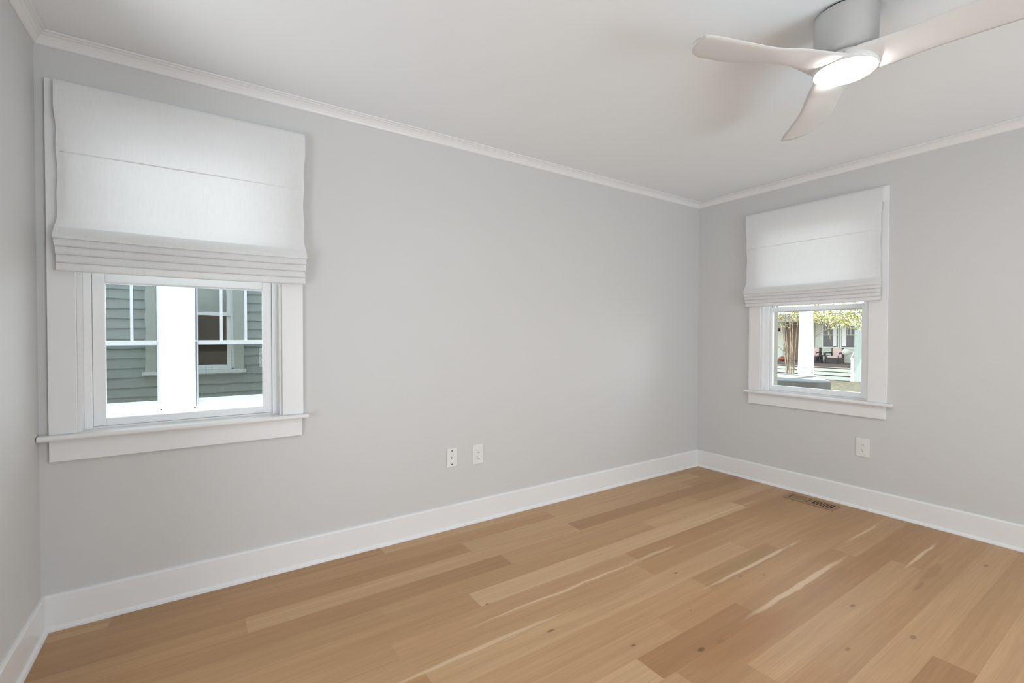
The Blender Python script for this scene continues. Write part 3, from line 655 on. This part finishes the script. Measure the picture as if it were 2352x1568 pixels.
# windows
for ya, yb, mts, cur in ((6.60, 7.20, (6.99, 6.80), (6.66, 6.79)), (5.88, 6.46, (6.10, 6.22), (6.27, 6.44))):
    wo = HB(MB().box(FX - 0.05, FX, ya - 0.05, ya, 0.58, 1.75).box(FX - 0.05, FX, yb, yb + 0.05, 0.58, 1.75).box(FX - 0.05, FX, ya, yb, 0.58, 0.66).box(FX - 0.05, FX, ya, yb, 1.70, 1.75), 'window', M_FTRIM)
    HB(MB().box(FX - 0.032, FX - 0.028, ya, yb, 0.66, 1.70), 'pane', M_GLASSD, wo)
    mm = MB().box(FX - 0.045, FX - 0.033, ya, yb, 1.19, 1.225)
    for y_ in mts: mm.box(FX - 0.045, FX - 0.033, y_ - 0.012, y_ + 0.012, 1.225, 1.70)
    HB(mm, 'sash_bars', M_FTRIM, wo)
    cv = [[(FX - 0.036 - 0.002 * math.sin(k * 2.2), cur[0] + (cur[1] - cur[0]) * k / 10, z_) for k in range(11)] for z_ in (0.70, 1.0, 1.35, 1.68)]
    HB(MB().strip(cv), 'curtain', M_CURT, wo)
HB(MB().box(FX - 0.05, FX, 7.55, 7.64, -0.02, 1.9).box(FX - 0.05, FX, 8.88, 8.96, -0.02, 1.9).box(FX - 0.05, FX, 7.64, 8.88, 1.82, 1.9), 'door_casing', M_MINTP)
do = HB(MB().box(FX - 0.04, FX, 7.66, 8.86, -0.015, 1.70), 'door', M_DOOR)
HB(MB().box(FX - 0.045, FX - 0.035, 7.66, 8.86, 1.72, 1.80), 'transom', M_GLASSD)
HB(MB().box(FX - 0.055, FX, 4.6, 7.5, 0.43, 0.46), 'chair_rail', M_FTRIM)
sc_ = HB(MB().box(FX - 0.12, FX - 0.02, 9.13, 9.23, 1.38, 1.54), 'porch_light', M_WICK, None, 0.02)

# chairs, table, pot, pumpkin, lantern on the porch
DZ = -0.02
def make_chair(loc, label):
    r = empty('porch_chair', loc, 0); tag(r, label, 'chair', group='wicker porch chairs with pink cushions')
    # faces -x (towards the yard); local y is width 0.54
    MB().box(-0.28, 0.24, -0.24, 0.24, 0.20, 0.25).box(-0.29, -0.27, -0.24, 0.24, 0.02, 0.23).build('seat', M_WICK, r, 0.01)
    MB().box(-0.30, 0.20, -0.20, 0.20, 0.25, 0.31).build('seat_cushion', M_PINK, r, 0.025, 3)
    b = MB().box(0.18, 0.26, -0.17, 0.17, 0.30, 0.66); off(b, 0, 0, 0).build('back_cushion', M_PINK, r, 0.03, 3)
    MB().box(0.26, 0.30, -0.24, 0.24, 0.2, 0.66).build('backrest', M_WICK, r, 0.015)
    for s in (-1, 1):
        MB().tube([(-0.30, s * 0.25, 0.0), (-0.30, s * 0.255, 0.30), (-0.27, s * 0.26, 0.41), (-0.20, s * 0.26, 0.455), (0.0, s * 0.26, 0.46), (0.27, s * 0.25, 0.44)], 0.024, 8).build('arm', M_WICK, r)
        MB().box(-0.28, 0.26, s * 0.235, s * 0.255, 0.05, 0.22).build('side_panel', M_WICK, r)
        MB().tube([(0.27, s * 0.24, 0.0), (0.28, s * 0.24, 0.44)], 0.022, 8).build('leg', M_WICK, r)
    return r
c1 = make_chair((23.35, 7.20, DZ), 'dark wicker porch chair with pink cushions, half hidden by the white column')
c2 = copy_tree(c1); c2.location = (23.35, 6.32, DZ); c2['label'] = 'dark wicker porch chair with pink cushions below the far curtained windows'
st = empty('side_table', (23.4, 6.75, DZ)); tag(st, 'small dark side table between the two porch chairs', 'table')
MB().box(-0.16, 0.16, -0.15, 0.15, 0.315, 0.335).build('tabletop', M_WICK, st, 0.004); MB().box(-0.16, 0.16, -0.15, 0.15, 0.10, 0.115).build('shelf', M_WICK, st, 0.004)
for sx_, sy_ in ((-1, -1), (-1, 1), (1, -1), (1, 1)): MB().box(sx_ * 0.15 - 0.012, sx_ * 0.15 + 0.012, sy_ * 0.135 - 0.012, sy_ * 0.135 + 0.012, 0, 0.32).build('leg', M_WICK, st)
po = off(MB().lathe([(0.03, 0), (0.045, 0.01), (0.055, 0.06), (0.05, 0.10), (0.04, 0.11)], 0, 0, 20), 0, 0, 0).build('table_pot', M_WICK, None); po.location = (23.4, 6.74, DZ + 0.336)
tag(po, 'little dark pot standing on the small porch side table', 'pot')
pk = empty('pumpkin', (23.4, 8.53, DZ)); tag(pk, 'red orange pumpkin lying on the porch floor beside the brown door', 'pumpkin')
bm_ = MB(); rows = []
for i in range(13):
    th = math.pi * i / 12; rows.append([((0.17 * math.sin(th)) * (1 - 0.07 * abs(math.sin(4 * a))) * math.cos(a), (0.17 * math.sin(th)) * (1 - 0.07 * abs(math.sin(4 * a))) * math.sin(a), 0.105 - 0.105 * math.cos(th)) for a in [2 * math.pi * k / 40 for k in range(40)]])
bm_.strip(rows, True, True).build('skin', M_PUMP, pk); MB().tube([(0, 0, 0.19), (0.01, 0.0, 0.235), (0.03, 0.01, 0.25)], [0.02, 0.014, 0.012], 8).build('stem', M_STEMG, pk)
ln_ = empty('paper_lantern', (PX + 0.05, 5.53, 0.52)); tag(ln_, 'round off white paper lantern hanging at the porch front near the mint post', 'lantern')
rows = []
for i in range(17):
    th = math.pi * (0.06 + 0.88 * i / 16); rr = 0.14 * math.sin(th) * (1 + 0.012 * (i % 2)); rows.append([(rr * math.cos(2 * math.pi * k / 32), rr * math.sin(2 * math.pi * k / 32), 0.14 * math.cos(th)) for k in range(32)])
MB().strip(rows, False, True).build('shade', M_LANT, ln_)
MB().tube([(0, 0, 0.138), (0, 0, 1.28)], 0.004, 6).build('cord', M_WICK, ln_)

# ------------------------------------------------------------------ the yard tree: slanting stems and a sunlit crown
def make_tree():
    bx, by = 14.0, 3.72
    r = empty('yard_tree', (bx, by, GZ)); tag(r, 'slender many stemmed tree with yellow green sunlit leaves beyond the white column', 'tree')
    rr = random.Random(4)
    stems = [(4.07, 1.50), (3.95, 1.72), (3.86, 1.62), (3.72, 1.9), (3.66, 1.9), (4.12, 1.85), (3.60, 1.8)]
    for i, (ty, tz) in enumerate(stems):
        y0 = by + rr.uniform(-0.09, 0.09); x0 = rr.uniform(-0.15, 0.15); pts = []
        for k in range(8):
            t = k / 7; bend = 0.03 * math.sin(t * 5 + i)
            pts.append((x0 + 0.1 * t * rr.uniform(0.5, 1), (y0 - by) + (ty - y0) * t ** 1.3 + bend * 0.5, (tz - GZ + 0.35) * t))
        MB().tube(pts, [0.020 - 0.012 * k / 7 for k in range(8)], 8).build('stem', M_BARK, r)
    br = [((3.95, 1.45), (3.45, 1.62), (2.9, 1.55), (2.4, 1.62)), ((3.7, 1.62), (3.25, 1.55), (2.95, 1.46), (2.55, 1.5)), ((3.9, 1.6), (4.2, 1.72), (4.4, 1.74), (4.6, 1.8)), ((3.62, 0.75), (3.3, 1.05), (2.95, 1.32), (2.7, 1.4)), ((3.75, 0.55), (3.95, 0.75), (4.1, 0.9), (4.2, 1.0)), ((3.7, 1.8), (3.2, 1.95), (2.6, 1.9), (1.9, 2.0)), ((2.9, 1.5), (2.8, 1.3), (2.78, 1.15), (2.76, 1.05))]
    for i, b in enumerate(br):
        MB().tube([(0.05 + rr.uniform(-.05, .05), y - by, z - GZ) for y, z in b], [0.02, 0.015, 0.010, 0.006], 6).build('branch', M_BARK, r)
    lf = MB()
    def leaf(x, y, z, s):
        d = Vector((rr.gauss(0, 1), rr.gauss(0, 1), rr.gauss(0, 0.6))).normalized(); u = d.cross(Vector((rr.gauss(0, 1), rr.gauss(0, 1), rr.gauss(0, 1)))).normalized()
        p = Vector((x - bx, y - by, z - GZ)); n_ = d.cross(u) * (s * 0.12)
        lf.add([p - d * s, p + u * s * 0.45 + n_, p + d * s, p - u * s * 0.45 + n_], [(0, 1, 2), (0, 2, 3)])
    # crown thickens to the right (lower y) and upward, hangs lowest at the right
    for k in range(3900):
        y = 1.55 + 2.0 * rr.random() ** 1.25; x = bx + rr.uniform(-0.5, 0.9)
        f = (3.5 - y) / 1.6
        lowz = 1.62 - 0.30 * max(0, min(1, f)) ** 1.2 + 0.07 * math.sin(9 * y) + 0.05 * math.sin(23 * y + 1)
        z_ = lowz + abs(rr.gauss(0, 1)) * (0.16 + 0.35 * max(0.05, f))
        if z_ > 2.6: continue
        leaf(x, y, z_, rr.uniform(0.022, 0.042))
    for (y, z_, s, n_) in ((4.15, 1.71, 0.12, 60), (3.85, 1.77, 0.13, 70), (3.92, 1.42, 0.04, 16), (4.3, 1.82, 0.15, 70), (2.83, 1.36, 0.05, 14), (3.65, 1.85, 0.12, 50)):
        for k in range(n_): leaf(bx + rr.uniform(-.1, .2), y + rr.gauss(0, s), z_ + rr.gauss(0, s * 0.45), rr.uniform(0.018, 0.034))
    lf.build('foliage', M_LEAF, r)
make_tree()
